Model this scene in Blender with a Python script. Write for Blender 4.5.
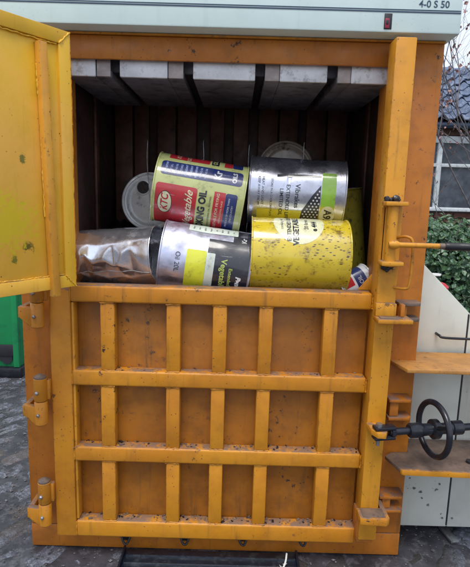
import bpy, bmesh, math, random
from mathutils import Vector, Matrix, noise
for o in list(bpy.data.objects): bpy.data.objects.remove(o)
random.seed(7)
R = math.radians
sc = bpy.context.scene
COL = sc.collection

# ------------------------------------------------------------------ camera
cam = bpy.data.cameras.new('camera'); co = bpy.data.objects.new('camera', cam); COL.objects.link(co)
cam.sensor_fit = 'HORIZONTAL'; cam.sensor_width = 36; cam.lens = 36*503/470
cam.clip_start = 0.02; cam.clip_end = 2000
roll, pitch = R(1.6), R(9.8)
co.matrix_world = Matrix.Translation((0, -1.6, 1.23)) @ Matrix.Rotation(R(90)-pitch, 4, 'X') @ Matrix.Rotation(roll, 4, 'Z')
sc.camera = co
# ------------------------------------------------------------------ light
SUN_EL, SUN_AZ = 66, 190      # azimuth clockwise from +Y: light comes from behind the camera
w = bpy.data.worlds.new('World'); sc.world = w; w.use_nodes = True
nt = w.node_tree; bg = nt.nodes['Background']
sky = nt.nodes.new('ShaderNodeTexSky'); sky.sky_type = 'NISHITA'; sky.sun_disc = False
sky.sun_elevation = R(SUN_EL); sky.sun_rotation = R(SUN_AZ); sky.dust_density = 4.0; sky.air_density = 1.2; sky.ozone_density = 2.0
tcw = nt.nodes.new('ShaderNodeTexCoord'); nzw = nt.nodes.new('ShaderNodeTexNoise'); nzw.inputs['Scale'].default_value = 2.2; nzw.inputs['Detail'].default_value = 6
nt.links.new(tcw.outputs['Generated'], nzw.inputs['Vector'])
mrw = nt.nodes.new('ShaderNodeMapRange'); mrw.inputs[1].default_value = .35; mrw.inputs[2].default_value = .62; mrw.inputs[3].default_value = .45; mrw.inputs[4].default_value = .95
nt.links.new(nzw.outputs['Fac'], mrw.inputs[0])
mxw = nt.nodes.new('ShaderNodeMix'); mxw.data_type = 'RGBA'; nt.links.new(mrw.outputs[0], mxw.inputs[0]); nt.links.new(sky.outputs[0], mxw.inputs[6]); mxw.inputs[7].default_value = (5.6, 6.1, 7.0, 1)   # white cloud cover
nt.links.new(mxw.outputs[2], bg.inputs[0]); bg.inputs[1].default_value = 0.13
sl = bpy.data.lights.new('sun', 'SUN'); so = bpy.data.objects.new('sun', sl); COL.objects.link(so)
sl.energy = 1.8; sl.angle = R(26); sl.color = (1, .96, .9)
d = Vector((math.sin(R(SUN_AZ))*math.cos(R(SUN_EL)), math.cos(R(SUN_AZ))*math.cos(R(SUN_EL)), math.sin(R(SUN_EL))))
so.rotation_euler = d.to_track_quat('Z', 'Y').to_euler()
sc.view_settings.view_transform = 'Standard'; sc.view_settings.look = 'None'
sc.view_settings.exposure = 0.45; sc.view_settings.gamma = 1

# ------------------------------------------------------------------ materials
class NT:
    def __init__(s, name):
        s.m = bpy.data.materials.new(name); s.m.use_nodes = True; s.t = s.m.node_tree
        s.b = s.t.nodes['Principled BSDF']
        s.geo = s.t.nodes.new('ShaderNodeNewGeometry'); s.pos = s.geo.outputs['Position']
    def n(s, t, **kw):
        x = s.t.nodes.new(t)
        for k, v in kw.items(): setattr(x, k, v)
        return x
    def l(s, a, b): s.t.links.new(a, b)
    def obj_coords(s):
        tc = s.n('ShaderNodeTexCoord'); s.pos = tc.outputs['Object']; return s
    def mapped(s, scale, loc=(0,0,0)):
        m = s.n('ShaderNodeMapping'); m.inputs['Scale'].default_value = scale; m.inputs['Location'].default_value = loc
        s.l(s.pos, m.inputs[0]); return m.outputs[0]
    def noise(s, scale, detail=4, rough=.6, vec=None, dist=0):
        x = s.n('ShaderNodeTexNoise'); x.inputs['Scale'].default_value = scale; x.inputs['Detail'].default_value = detail
        x.inputs['Roughness'].default_value = rough; x.inputs['Distortion'].default_value = dist
        s.l(vec or s.pos, x.inputs['Vector']); return x.outputs['Fac']
    def vor(s, scale, vec=None, feature='F1', out='Distance', rnd=1):
        x = s.n('ShaderNodeTexVoronoi', feature=feature); x.inputs['Scale'].default_value = scale; x.inputs['Randomness'].default_value = rnd
        s.l(vec or s.pos, x.inputs['Vector']); return x.outputs[out]
    def ramp(s, f, lo, hi, a=0., b=1.):
        x = s.n('ShaderNodeMapRange'); x.inputs[1].default_value = lo; x.inputs[2].default_value = hi
        x.inputs[3].default_value = a; x.inputs[4].default_value = b; x.interpolation_type = 'SMOOTHSTEP'
        s.l(f, x.inputs[0]); return x.outputs[0]
    def math(s, op, a, b=None):
        x = s.n('ShaderNodeMath', operation=op)
        for i, v in enumerate((a, b)):
            if v is None: continue
            if isinstance(v, (int, float)): x.inputs[i].default_value = v
            else: s.l(v, x.inputs[i])
        return x.outputs[0]
    def mix(s, f, a, b):
        x = s.n('ShaderNodeMix', data_type='RGBA')
        if isinstance(f, (int, float)): x.inputs[0].default_value = f
        else: s.l(f, x.inputs[0])
        for i, v in ((6, a), (7, b)):
            if isinstance(v, (tuple, list)): x.inputs[i].default_value = (*v[:3], 1)
            else: s.l(v, x.inputs[i])
        return x.outputs[2]
    def setc(s, c):
        if isinstance(c, (tuple, list)): s.b.inputs['Base Color'].default_value = (*c[:3], 1)
        else: s.l(c, s.b.inputs['Base Color'])
    def setr(s, r):
        if isinstance(r, (int, float)): s.b.inputs['Roughness'].default_value = r
        else: s.l(r, s.b.inputs['Roughness'])
    def metal(s, v):
        if isinstance(v, (int, float)): s.b.inputs['Metallic'].default_value = v
        else: s.l(v, s.b.inputs['Metallic'])
    def bump(s, h, strength=.3, dist=.002):
        x = s.n('ShaderNodeBump'); x.inputs['Strength'].default_value = strength; x.inputs['Distance'].default_value = dist
        s.l(h, x.inputs['Height']); s.l(x.outputs[0], s.b.inputs['Normal'])
    def up(s):
        x = s.n('ShaderNodeSeparateXYZ'); s.l(s.geo.outputs['True Normal'], x.inputs[0]); return x.outputs[2]
    def sep(s):
        x = s.n('ShaderNodeSeparateXYZ'); s.l(s.pos, x.inputs[0]); return x.outputs

def paint(name, col, col2, grime=.35, chips=.60, dust=True, rough=.45, stains=(), specks=.85):
    t = NT(name)
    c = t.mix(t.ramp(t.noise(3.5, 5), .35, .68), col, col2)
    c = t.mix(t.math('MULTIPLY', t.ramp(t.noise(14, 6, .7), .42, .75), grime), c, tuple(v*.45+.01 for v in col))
    # vertical dirty runs
    runs = t.math('MULTIPLY', t.ramp(t.noise(1, 5, .65, t.mapped((38, 38, 3))), .55, .78), .45*grime/.35)
    c = t.mix(runs, c, (.10, .055, .02))
    # faint horizontal rub marks
    rub = t.math('MULTIPLY', t.ramp(t.noise(1, 4, .7, t.mapped((4, 9, 90))), .6, .8), .3)
    c = t.mix(rub, c, tuple(min(1, v*1.15+.03) for v in col))
    # specks and chips
    sp = t.ramp(t.vor(62), .15, .07)
    sp = t.math('MULTIPLY', sp, t.ramp(t.noise(8, 3), .46, .60))
    if grime > .2:
        bv = t.n('ShaderNodeBevel', samples=4); bv.inputs[0].default_value = .007
        dt = t.n('ShaderNodeVectorMath', operation='DOT_PRODUCT'); t.l(bv.outputs[0], dt.inputs[0]); t.l(t.geo.outputs['True Normal'], dt.inputs[1])
        ed = t.math('MULTIPLY', t.ramp(dt.outputs['Value'], .97, .90), t.ramp(t.noise(26, 7, .75), .54, .60))
        c = t.mix(t.math('MULTIPLY', ed, .85), c, (.06, .04, .035))
    c = t.mix(t.math('MULTIPLY', sp, specks), c, (.03, .02, .02))
    ch = t.ramp(t.noise(30, 8, .75), chips, chips+.02)
    ch = t.math('MULTIPLY', ch, t.ramp(t.noise(2.2, 2), .45, .6))
    c = t.mix(ch, c, (.045, .028, .022))
    for (x, y, z, r, cc) in stains:
        v = t.n('ShaderNodeVectorMath', operation='DISTANCE'); t.l(t.pos, v.inputs[0]); v.inputs[1].default_value = (x, y, z)
        dd = t.math('ADD', v.outputs['Value'], t.math('MULTIPLY', t.math('SUBTRACT', t.noise(60, 7, .75), .5), r*3.2))
        c = t.mix(t.math('MULTIPLY', t.ramp(dd, r*.8, r*.5), .85), c, cc)
    if dust:
        du = t.math('MULTIPLY', t.ramp(t.up(), .75, .95), t.ramp(t.noise(22, 6, .7), .36, .56))
        c = t.mix(t.math('MULTIPLY', du, .8), c, (.13, .11, .11))
    t.setc(c)
    t.setr(t.ramp(t.noise(11, 4), .3, .7, rough-.1, rough+.22))
    h = t.math('ADD', t.math('MULTIPLY', t.noise(160, 3), .25), t.math('MULTIPLY', t.noise(6, 3), 1.2))
    h = t.math('SUBTRACT', h, t.math('MULTIPLY', ch, .5))
    t.bump(h, .25, .0025)
    return t.m

def plain(name, col, rough=.5, metal=0, var=.25, scale=12, bump=.15, dirt=None, bscale=90):
    t = NT(name)
    c = t.mix(t.ramp(t.noise(scale, 6), .3, .7), col, tuple(v*(1-var) for v in col))
    if dirt:
        c = t.mix(t.math('MULTIPLY', t.ramp(t.noise(scale*1.7, 7, .72), .5, .66), dirt[1]), c, dirt[0])
    t.setc(c); t.setr(t.ramp(t.noise(scale*2, 4), .3, .7, max(.03, rough-.1), min(1, rough+.15))); t.metal(metal)
    t.bump(t.noise(bscale, 4), bump, .002)
    return t.m

ORANGE = (.60, .250, .012); ORANGE2 = (.51, .190, .010)
YEL = (.70, .40, .022)
# upper door local frame
DX, DY = -.467, -.14
DT = R(235); DU = Vector((math.cos(DT), math.sin(DT), 0)); DN = Vector((.819, -.574, 0))
def dpt(s, z, h=0): return Vector((DX, DY, 0)) + DU*s + DN*h + Vector((0, 0, z))
def st(s, z, r, c): p = dpt(s, z); return (p.x, p.y, p.z, r, c)
M = {}
M['orange'] = paint('orange_paint', ORANGE, ORANGE2)
M['frame'] = paint('shaded_frame_orange_paint', (.49, .165, .012), (.40, .125, .010), grime=.5)  # redder, darker copy of the orange: shade on the set-back frame is in the colour
M['yellow'] = paint('yellow_door_paint', (.84, .46, .075), (.80, .47, .025), grime=.18, chips=.70, dust=True,
    stains=[st(.150, 1.312, .018, (.10, .14, .02)), st(.148, 1.082, .024, (.03, .06, .02)), st(.185, 1.05, .018, (.12, .17, .02)),
            st(.16, 1.2, .014, (.35, .36, .02)), st(.2, 1.15, .1, (.72, .56, .02))])
M['stiff'] = paint('stiffener_paint', (.74, .36, .040), (.66, .30, .030), grime=.25, chips=.63)
M['armpaint'] = paint('scuffed_arm_paint', (.58, .27, .05), (.42, .20, .06), grime=.7, chips=.57, dust=False)
M['panel'] = paint('shaded_door_panel_paint', (.40, .145, .011), (.29, .098, .009), grime=.6)  # recess shade put into a darker copy of the orange, plus grime
M['post'] = paint('post_orange_paint', (.68, .30, .018), (.59, .245, .014), grime=.35)
M['ply'] = plain('rusty_chamber_steel', (.075, .034, .028), .6, .0, .5, 7, .3, ((.02, .012, .012), .7))
M['ply_rib'] = plain('chamber_rib_paint', (.145, .060, .042), .55, .0, .5, 9, .3, ((.03, .015, .012), .7))
M['white'] = paint('pale_mint_paint', (.70, .86, .84), (.67, .82, .80), grime=.06, chips=.75, dust=False, rough=.35, specks=.12)
M['cream'] = paint('cream_paint', (.66, .68, .61), (.60, .62, .56), grime=.12, chips=.66, dust=False, rough=.45, specks=.08,
    stains=[(.687, .118, .18, .009, (.05, .035, .03)), (.711, .118, .165, .011, (.05, .035, .03)), (.769, .118, .175, .008, (.08, .06, .05)), (.745, .118, .113, .010, (.12, .09, .06)), (.644, .118, .163, .007, (.05, .04, .03)), (.669, .118, .22, .006, (.06, .05, .04)), (.72, .118, .14, .006, (.05, .04, .03)), (.78, .118, .20, .006, (.05, .04, .03))])
M['block'] = plain('whitewashed_block', (.82, .84, .88), .7, 0, .2, 14, .4, ((.25, .22, .22), .6))
M['under'] = plain('greasy_grey_steel', (.22, .21, .24), .5, .1, .4, 10, .3, ((.03, .025, .03), .7))
M['bracket'] = plain('bare_brown_steel', (.48, .42, .40), .6, .1, .3, 25, .3)
M['black'] = plain('black_gloss_paint', (.012, .014, .022), .28, 0, .2, 20, .12, ((.05, .045, .045), .35))
M['blackrub'] = plain('black_rubber', (.014, .015, .02), .45, 0, .2, 30, .15)
M['steel'] = plain('worn_zinc_steel', (.45, .46, .48), .38, .9, .3, 30, .2, ((.12, .08, .06), .6))
M['grease_and_shade'] = plain('black_grease_and_slot_shade', (.02, .018, .022), .35, 0, .3, 60, .6)
M['ledge'] = plain('scuffed_plate', (.22, .155, .12), .55, .15, .45, 16, .3, ((.07, .06, .07), .7))
M['red'] = plain('red_plastic', (.5, .02, .03), .35, 0, .1)
M['redpanel'] = plain('dark_red_indicator', (.32, .015, .05), .4, 0, .2)
M['ink'] = plain('black_ink', (.02, .022, .03), .5, 0, .1)
M['stripe'] = plain('slate_blue_stripe', (.04, .07, .12), .45, 0, .1)
M['wplastic'] = plain('white_plastic', (.75, .76, .74), .4, 0, .05)
M['tray'] = plain('dark_blue_plastic', (.010, .016, .03), .3, 0, .4, 9, .2, ((.06, .07, .08), .5))
M['green'] = plain('green_skip_paint', (.012, .30, .10), .4, 0, .2, 5, .2, ((.01, .14, .06), .5))

# ------------------------------------------------------------------ mesh helpers
def finish(bm, name, mat, parent=None, smooth=35, label=None):
    me = bpy.data.meshes.new(name); bmesh.ops.recalc_face_normals(bm, faces=bm.faces[:]); bm.to_mesh(me); bm.free()
    for mm in (mat if isinstance(mat, (list, tuple)) else [mat]): me.materials.append(mm)
    if smooth:
        me.polygons.foreach_set('use_smooth', [True]*len(me.polygons)); me.set_sharp_from_angle(angle=R(smooth))
    o = bpy.data.objects.new(name, me); COL.objects.link(o)
    if parent: o.parent = parent; o.matrix_parent_inverse = Matrix()
    if label: o['label'] = label
    return o
def box_bm(lo, hi, bev=.003, seg=2, mat=None, bm=None):
    b2 = bmesh.new(); bmesh.ops.create_cube(b2, size=1)
    s = [hi[i]-lo[i] for i in range(3)]; c = [(hi[i]+lo[i])/2 for i in range(3)]
    for v in b2.verts: v.co = Vector((v.co.x*s[0]+c[0], v.co.y*s[1]+c[1], v.co.z*s[2]+c[2]))
    bev = min(bev, min(s)*.4)
    if bev > 0: bmesh.ops.bevel(b2, geom=b2.edges[:], offset=bev, segments=seg, profile=.5, affect='EDGES', clamp_overlap=True)
    if mat is not None: b2.transform(mat)
    if bm is None: return b2
    me = bpy.data.meshes.new('tmp'); b2.to_mesh(me); b2.free(); bm.from_mesh(me); bpy.data.meshes.remove(me); return bm
def box(name, lo, hi, mat, parent, bev=.003, seg=2, xf=None, label=None):
    return finish(box_bm(lo, hi, bev, seg, xf), name, mat, parent, label=label)
def tube_bm(pts, rad, seg=12, bm=None, caps=True):
    bm = bm or bmesh.new(); pts = [Vector(p) for p in pts]; n = len(pts)
    rad = rad if isinstance(rad, (list, tuple)) else [rad]*n
    rings = []; ref = None
    for i, p in enumerate(pts):
        d = (pts[min(i+1, n-1)]-pts[max(i-1, 0)]).normalized()
        if ref is None:
            ref = Vector((0, 0, 1)) if abs(d.z) < .9 else Vector((1, 0, 0))
        u = (ref - d*ref.dot(d)).normalized(); ref = u; v = d.cross(u)
        rings.append([bm.verts.new(p+(u*math.cos(2*math.pi*k/seg)+v*math.sin(2*math.pi*k/seg))*rad[i]) for k in range(seg)])
    for i in range(n-1):
        for k in range(seg):
            bm.faces.new((rings[i][k], rings[i][(k+1)%seg], rings[i+1][(k+1)%seg], rings[i+1][k]))
    if caps: bm.faces.new(rings[0][::-1]); bm.faces.new(rings[-1])
    return bm
def tube(name, pts, rad, mat, parent=None, seg=14, label=None):
    return finish(tube_bm(pts, rad, seg), name, mat, parent, 40, label)
def prism_bm(poly, y0, y1, axis='y', bev=0, bm=None):
    bm = bmesh.new()
    def P(a, b, c): return {'y': (a, c, b), 'z': (a, b, c), 'x': (c, a, b)}[axis]
    A = [bm.verts.new(P(a, b, y0)) for a, b in poly]; B = [bm.verts.new(P(a, b, y1)) for a, b in poly]
    n = len(poly); bm.faces.new(A[::-1]); bm.faces.new(B)
    for i in range(n): bm.faces.new((A[i], A[(i+1)%n], B[(i+1)%n], B[i]))
    if bev: bmesh.ops.bevel(bm, geom=bm.edges[:], offset=bev, segments=2, profile=.5, affect='EDGES', clamp_overlap=True)
    return bm
def spline(pts, n=8):
    out = []; P = [Vector(p) for p in pts]
    for i in range(len(P)-1):
        a, b, c, d_ = P[max(i-1, 0)], P[i], P[i+1], P[min(i+2, len(P)-1)]
        for k in range(n):
            t = k/n; out.append(.5*((2*b)+(-a+c)*t+(2*a-5*b+4*c-d_)*t*t+(-a+3*b-3*c+d_)*t**3))
    out.append(P[-1]); return out
def empty(name, loc, label, cat, group=None):
    o = bpy.data.objects.new(name, None); COL.objects.link(o); o.location = loc; o.empty_display_size = .1
    o['label'] = label; o['category'] = cat
    if group: o['group'] = group
    bpy.context.view_layer.update()
    return o
def text_bm(txt, size, shear=0, offset=0, align='CENTER', spacing=1, w=1):
    cu = bpy.data.curves.new('t', 'FONT'); cu.body = txt; cu.size = size; cu.shear = shear; cu.offset = offset
    cu.align_x = align; cu.align_y = 'CENTER'; cu.space_character = spacing; cu.resolution_u = 3; cu.fill_mode = 'FRONT'
    o = bpy.data.objects.new('t', cu); COL.objects.link(o)
    dg = bpy.context.evaluated_depsgraph_get(); me = bpy.data.meshes.new_from_object(o.evaluated_get(dg))
    bm = bmesh.new(); bm.from_mesh(me); bpy.data.meshes.remove(me); bpy.data.objects.remove(o); bpy.data.curves.remove(cu)
    for v in bm.verts: v.co.x *= w
    return bm

# ================================================================== SETTING: ground
GZ = -.012
def ground_mat():
    t = NT('wet_paving')
    c = t.mix(t.ramp(t.noise(7, 7, .7), .3, .7), (.065, .070, .092), (.15, .16, .20))
    c = t.mix(t.ramp(t.noise(60, 7, .8), .47, .62), c, (.26, .28, .34))
    c = t.mix(t.math('MULTIPLY', t.ramp(t.noise(33, 7, .8), .52, .62), .85), c, (.03, .03, .035))
    c = t.mix(t.math('MULTIPLY', t.ramp(t.noise(2.6, 6), .44, .60), .75), c, (.095, .070, .055))
    c = t.mix(t.ramp(t.vor(130), .18, .08), c, (.32, .34, .38))
    c = t.mix(t.ramp(t.noise(1, 6, .7, t.mapped((3, 14, 3))), .55, .72), c, (.04, .042, .05))
    # darker ground by the machine's right foot
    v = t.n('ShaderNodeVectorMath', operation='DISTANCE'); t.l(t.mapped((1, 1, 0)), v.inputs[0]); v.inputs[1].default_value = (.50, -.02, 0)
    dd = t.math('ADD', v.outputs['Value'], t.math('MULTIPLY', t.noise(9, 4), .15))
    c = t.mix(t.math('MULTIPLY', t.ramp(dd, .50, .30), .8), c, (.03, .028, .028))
    t.setc(c); t.setr(t.ramp(t.noise(4, 7, .75), .38, .62, .10, .55))
    h = t.math('ADD', t.noise(45, 8, .75), t.math('MULTIPLY', t.noise(220, 3), .4))
    t.bump(h, .9, .006)
    return t.m
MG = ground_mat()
bm = bmesh.new(); bmesh.ops.create_grid(bm, x_segments=2, y_segments=2, size=400)
for v in bm.verts: v.co.z = GZ-.0018
g = finish(bm, 'ground', MG, None, 0); g['kind'] = 'structure'
mj = plain('paving_joint_dirt', (.065, .064, .078), .5, 0, .6, 14, .9, ((.15, .15, .17), .7))
g.data.materials.clear(); g.data.materials.append(mj)
far = bmesh.new()
# worn stone setts, laid on the diagonal as they are in the yard
sett_meshes = []
for k in range(5):
    b = bmesh.new(); bmesh.ops.create_cube(b, size=1)
    bmesh.ops.subdivide_edges(b, edges=b.edges[:], cuts=3, use_grid_fill=True)
    L, W_, H = .192, .092, .03
    for v in b.verts:
        p = v.co; x, y = p.x*2, p.y*2
        sx = L/2*(1-.10*max(0, abs(y)-.55)); sy = W_/2*(1-.10*max(0, abs(x)-.7))
        q = Vector((x*sx, y*sy, p.z*H))
        if p.z > .4:
            e = max(abs(x), abs(y)); q.z -= .004*max(0, e-.6)/.4
            q.z += .005*noise.noise(Vector((x*1.7, y*1.7, k*9.3)))
        q.x += .003*noise.noise(Vector((x, y, k*5+2))); q.y += .003*noise.noise(Vector((x, y, k*7+4)))
        v.co = q
    me = bpy.data.meshes.new('paving_sett'); bmesh.ops.recalc_face_normals(b, faces=b.faces[:]); b.to_mesh(me); b.free()
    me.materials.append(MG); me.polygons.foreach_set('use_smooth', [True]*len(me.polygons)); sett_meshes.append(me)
ang = R(52); cand = []
ca, sa = math.cos(ang), math.sin(ang)
for i in range(-40, 40):
    for j in range(-70, 70):
        u = i*.2+(j%2)*.1; v = j*.1
        X = u*ca-v*sa; Y = u*sa+v*ca+.6
        if not (-2.7 < X < 2.7 and -1.2 < Y < 3.2): continue
        if -.62 < X < .52 and .07 < Y < .72: continue
        dist = math.hypot(X, Y+1.6)
        # does it show? left strip, the front strip, the right strip
        vis = (X < -.55 and Y > -.15 and X > -1.75*(Y+1.9)/1.9*.62 and Y < 2.1) or (Y > -.35 and Y < .12 and -.8 < X < 1.1) or (X > .45 and .0 < Y < .35 and X < 1.15)
        cand.append((0 if vis else 1, dist, X, Y))
cand.sort()
for n_, (vz, dist, X, Y) in enumerate(cand):
    rz = ang + random.uniform(-.03, .03) + (math.pi if random.random() < .5 else 0)
    loc = Vector((X, Y, GZ-.015+random.uniform(-.003, .002)))
    me = sett_meshes[random.randrange(5)]
    rot = Matrix.Rotation(rz, 4, 'Z') @ Matrix.Rotation(random.uniform(-.015, .015), 4, 'X')
    if n_ < 290:
        o = bpy.data.objects.new('paving_sett', me); COL.objects.link(o); o.parent = g; o.matrix_local = Matrix.Translation(loc) @ rot
    else:
        tmp = bmesh.new(); tmp.from_mesh(me); tmp.transform(Matrix.Translation(loc) @ rot)
        m2 = bpy.data.meshes.new('t'); tmp.to_mesh(m2); tmp.free(); far.from_mesh(m2); bpy.data.meshes.remove(m2)
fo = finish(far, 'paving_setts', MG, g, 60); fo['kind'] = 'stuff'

# grit, stone chips and leaf litter lying on the paving
V, F = [], []
rg = random.Random(3)
for _ in range(5200):
    if rg.random() < .6: X, Y = rg.uniform(-1.7, -.62), rg.uniform(-.25, 2.0)
    else: X, Y = rg.uniform(-.9, 1.3), rg.uniform(-.4, .4)
    if -.70 < X < .61 and -.01 < Y: continue
    if rg.random() > .25+1.2*noise.noise(Vector((X*3, Y*3, 0)))+.35: continue
    s = rg.uniform(.0012, .0045) if rg.random() < .93 else rg.uniform(.005, .010)
    i = len(V); z = GZ+.001+s*.3
    for dx, dy, dz in ((1, 0, 0), (0, 1, 0), (-1, 0, 0), (0, -1, 0), (0, 0, .8), (0, 0, -.8)):
        V.append((X+dx*s*rg.uniform(.6, 1.3), Y+dy*s*rg.uniform(.6, 1.3), z+dz*s*rg.uniform(.5, 1)))
    for a, b in ((0, 1), (1, 2), (2, 3), (3, 0)): F += [(i+a, i+b, i+4), (i+b, i+a, i+5)]
me = bpy.data.meshes.new('grit'); me.from_pydata(V, [], F)
me.materials.append(plain('grit_stone', (.22, .21, .22), .7, 0, .85, 55, .3)); me.update()
o = bpy.data.objects.new('grit', me); COL.objects.link(o); o['kind'] = 'stuff'; o['label'] = 'loose grit and stone chips on the wet paving'; o['category'] = 'grit'

# ================================================================== THE BALER
baler = empty('waste_baler', (0, 0, 0), 'tall orange waste baler full of tins with its upper door open', 'baler')
B = baler
# frame
def frame_part(name, lo, hi, mat='frame', bev=.004): return box(name, lo, hi, M[mat], B, bev)
frame_part('frame_post', (-.694, 0, .0765), (-.530, .10, 1.695))
frame_part('frame_post', (.446, 0, .0765), (.606, .10, 1.695))
frame_part('header_beam', (-.529, .001, 1.626), (.445, .012, 1.694))
frame_part('header_lip', (-.529, -.006, 1.6945), (.606, .02, 1.7005), 'orange', .001)
frame_part('sill_beam', (-.694, -.001, -.0095), (.606, .10, .0755))
frame_part('front_plate', (-.529, .004, .0765), (.445, .09, .9))
frame_part('side_wall', (-.690, .101, 0), (-.640, .86, 1.69))
frame_part('side_wall', (.552, .101, 0), (.602, .86, 1.69))
frame_part('rear_wall', (-.639, .80, 0), (.551, .86, 1.69))
# chamber linings with pressed vertical ribs
def lining(name, lo, hi, ribs):
    o = box(name, lo, hi, M['ply'], B, .002)
    for l2, h2 in ribs: box('lining_rib', l2, h2, M['ply_rib'], o, .006)
ribs = [((a, .722, .85), (b, .749, 1.66)) for a, b in ((-.555, -.475), (-.468, -.402), (-.366, -.282), (-.276, -.190), (-.130, -.066), (-.026, .042), (.084, .172), (.178, .262), (.298, .385), (.392, .480))]
lining('rear_lining', (-.56, .75, .80), (.50, .79, 1.69), ribs)
lining('side_lining', (-.60, .101, .80), (-.561, .749, 1.69), [((-.560, .40, .85), (-.548, .44, 1.66))])
lining('side_lining', (.501, .101, .80), (.54, .749, 1.69), [((.489, .40, .85), (.500, .44, 1.66))])
# press plate
pp = box('press_plate', (-.545, .065, 1.602), (.475, .53, 1.66), M['under'], B, .002)
for a, b in [(-.540, -.443), (-.370, -.223), (-.146, .045), (.119, .265), (.337, .470)]:
    box('press_shoe', (a, .032, 1.580), (b, .52, 1.601), M['under'], pp, .003)
    n = max(1, round((b-a)/.07)); e = (b-a)/n
    box('shoe_front', (a, .020, 1.5803), (b-.001, .0315, 1.636), M['block'], pp, .004)
for a, b in [(-.442, -.398), (-.223, -.175), (.073, .119), (.295, .337)]:
    box('shoe_bracket', (a+.0005, .033, 1.5803), (b-.0005, .52, 1.6008), M['under'], pp, .001)
    box('bracket_front', (a+.001, .024, 1.5815), (b-.001, .0325, 1.636), M['bracket'], pp, .002)
for a in (-.398, -.175, .045, .265):
    box('wire_slot_shade', (a+.001, .045, 1.5985), (a+.028, .52, 1.6010), M['grease_and_shade'], pp, .001)  # black strip stands in for the shade deep in each slot
# baling wires
for X, z0, z1, dx in [(-.334, 1.00, 1.425, .006), (-.130, 1.05, 1.43, -.005), (.038, 1.05, 1.42, .004), (.238, 1.05, 1.432, -.003)]:
    tube('baling_wire', spline([(X-dx, .33, z0), (X+dx, .315, z0+(z1-z0)*.4), (X-dx*.4, .305, z0+(z1-z0)*.8), (X, .3, z1-.012), (X+.002, .296, z1)], 5), .0013, M['steel'], B, 6)

# top cover
tc_ = box('top_cover', (-.80, -.066, 1.7022), (.621, .86, 2.02), M['white'], B, .005)
box('cover_stripe', (-.79, -.0672, 1.7615), (.617, -.0655, 1.7640), M['stripe'], tc_, 0)
box('cover_stripe', (-.79, -.0672, 1.7555), (.617, -.0655, 1.7590), M['stripe'], tc_, 0)
box('indicator_window', (.402, -.0680, 1.704+.006), (.424, -.0655, 1.752), M['ink'], tc_, .001)
box('indicator_slide', (.404, -.0705, 1.712), (.4165, -.0675, 1.7385), M['redpanel'], tc_, .002)
box('indicator_slide', (.4065, -.0720, 1.722), (.414, -.0700, 1.733), M['ink'], tc_, .001)
bm = text_bm('4-0 S 50', .026, 0, .0004)
bm.transform(Matrix.Translation((.540, -.0668, 1.7785)) @ Matrix.Rotation(R(90), 4, 'X'))
finish(bm, 'cover_lettering', M['stripe'], tc_, 0)

# lower door
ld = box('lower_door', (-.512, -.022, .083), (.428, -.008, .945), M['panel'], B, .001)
box('stile', (-.579, -.070, .083), (-.5125, -.0045, .930), M['orange'], ld, .005)
box('stile_lip', (-.512, -.064, .144), (-.503, -.023, .892), M['post'], ld, .003)
rails = [(.893, .946), (.620, .672), (.358, .410), (.083, .142)]
for a, b in rails:
    box('rail', (-.5115, -.071, a), (.4275, -.0225, b), M['orange'], ld, .007, 3)
ribx = [(-.422, -.376), (-.214, -.169), (-.069, -.024), (.079, .123), (.283, .328)]
for (z0, z1) in [(.6725, .8925), (.4105, .6195), (.1425, .3575)]:
    for (a, b) in ribx:
        j = random.uniform(-.003, .003)
        box('rib', (a+j, -.066, z0), (b+j, -.0225, z1), M['orange'], ld, .005)
# swarf and dirt lying along the ledge of each cell, heaped in the corners
fb = [bmesh.new(), bmesh.new()]
cells = []
xs_ = [-.502]+[v for ab in ribx for v in ab]+[.427]
for z0 in (.6725, .4105, .1425):
    for k in range(0, len(xs_), 2): cells.append((xs_[k], xs_[k+1], z0))
for (xa, xb, z0) in cells:
    dens = {.6725: 4, .4105: 14, .1425: 22}[z0]
    for _ in range(int(dens*(xb-xa)/.12)):
        q = random.random()**2.2; X = xa+.003+(xb-xa-.006)*(q if random.random() < .55 else 1-q)
        s = random.uniform(.0012, .0045) if random.random() < .97 else random.uniform(.005, .007)
        Y = -.0245-random.random()**1.5*.032-s*.6
        xf = Matrix.Translation((X, Y, z0+s*.1)) @ Matrix.Rotation(random.uniform(0, 3), 4, 'Z') @ Matrix.Rotation(random.uniform(-.5, .5), 4, 'X')
        box_bm((-s, -s*.6, -s*.1), (s, s*.6, s*.45), 0, 1, xf, fb[random.random() < .4])
finish(fb[0], 'dirt_flakes', M['ledge'], ld, 0)['kind'] = 'stuff'
finish(fb[1], 'dark_flakes', M['grease_and_shade'], ld, 0)['kind'] = 'stuff'
# welds on the rib ends
wb = bmesh.new()
for (z0, z1) in [(.6725, .8925), (.4105, .6195), (.1425, .3575)]:
    for (a, b) in ribx:
        for zz in (z0, z1):
            pts = [(a+(b-a)*k/7, -.0665+random.uniform(-.0008, .0008), zz+random.uniform(-.0008, .0008)) for k in range(8)]
            tube_bm(pts, [random.uniform(.0016, .0028) for _ in pts], 6, wb)
for a, b in rails:
    for X in (-.5118, .4285):
        n = 10; pts = [(X+random.uniform(-.0006, .0006), -.0685+random.uniform(-.0006, .0006), a+.004+(b-a-.008)*k/n) for k in range(n+1)]
        tube_bm(pts, [random.uniform(.0016, .0032) for _ in pts], 6, wb)
finish(wb, 'rib_weld_beads', M['orange'], ld, 60)['kind'] = 'stuff'
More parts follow.
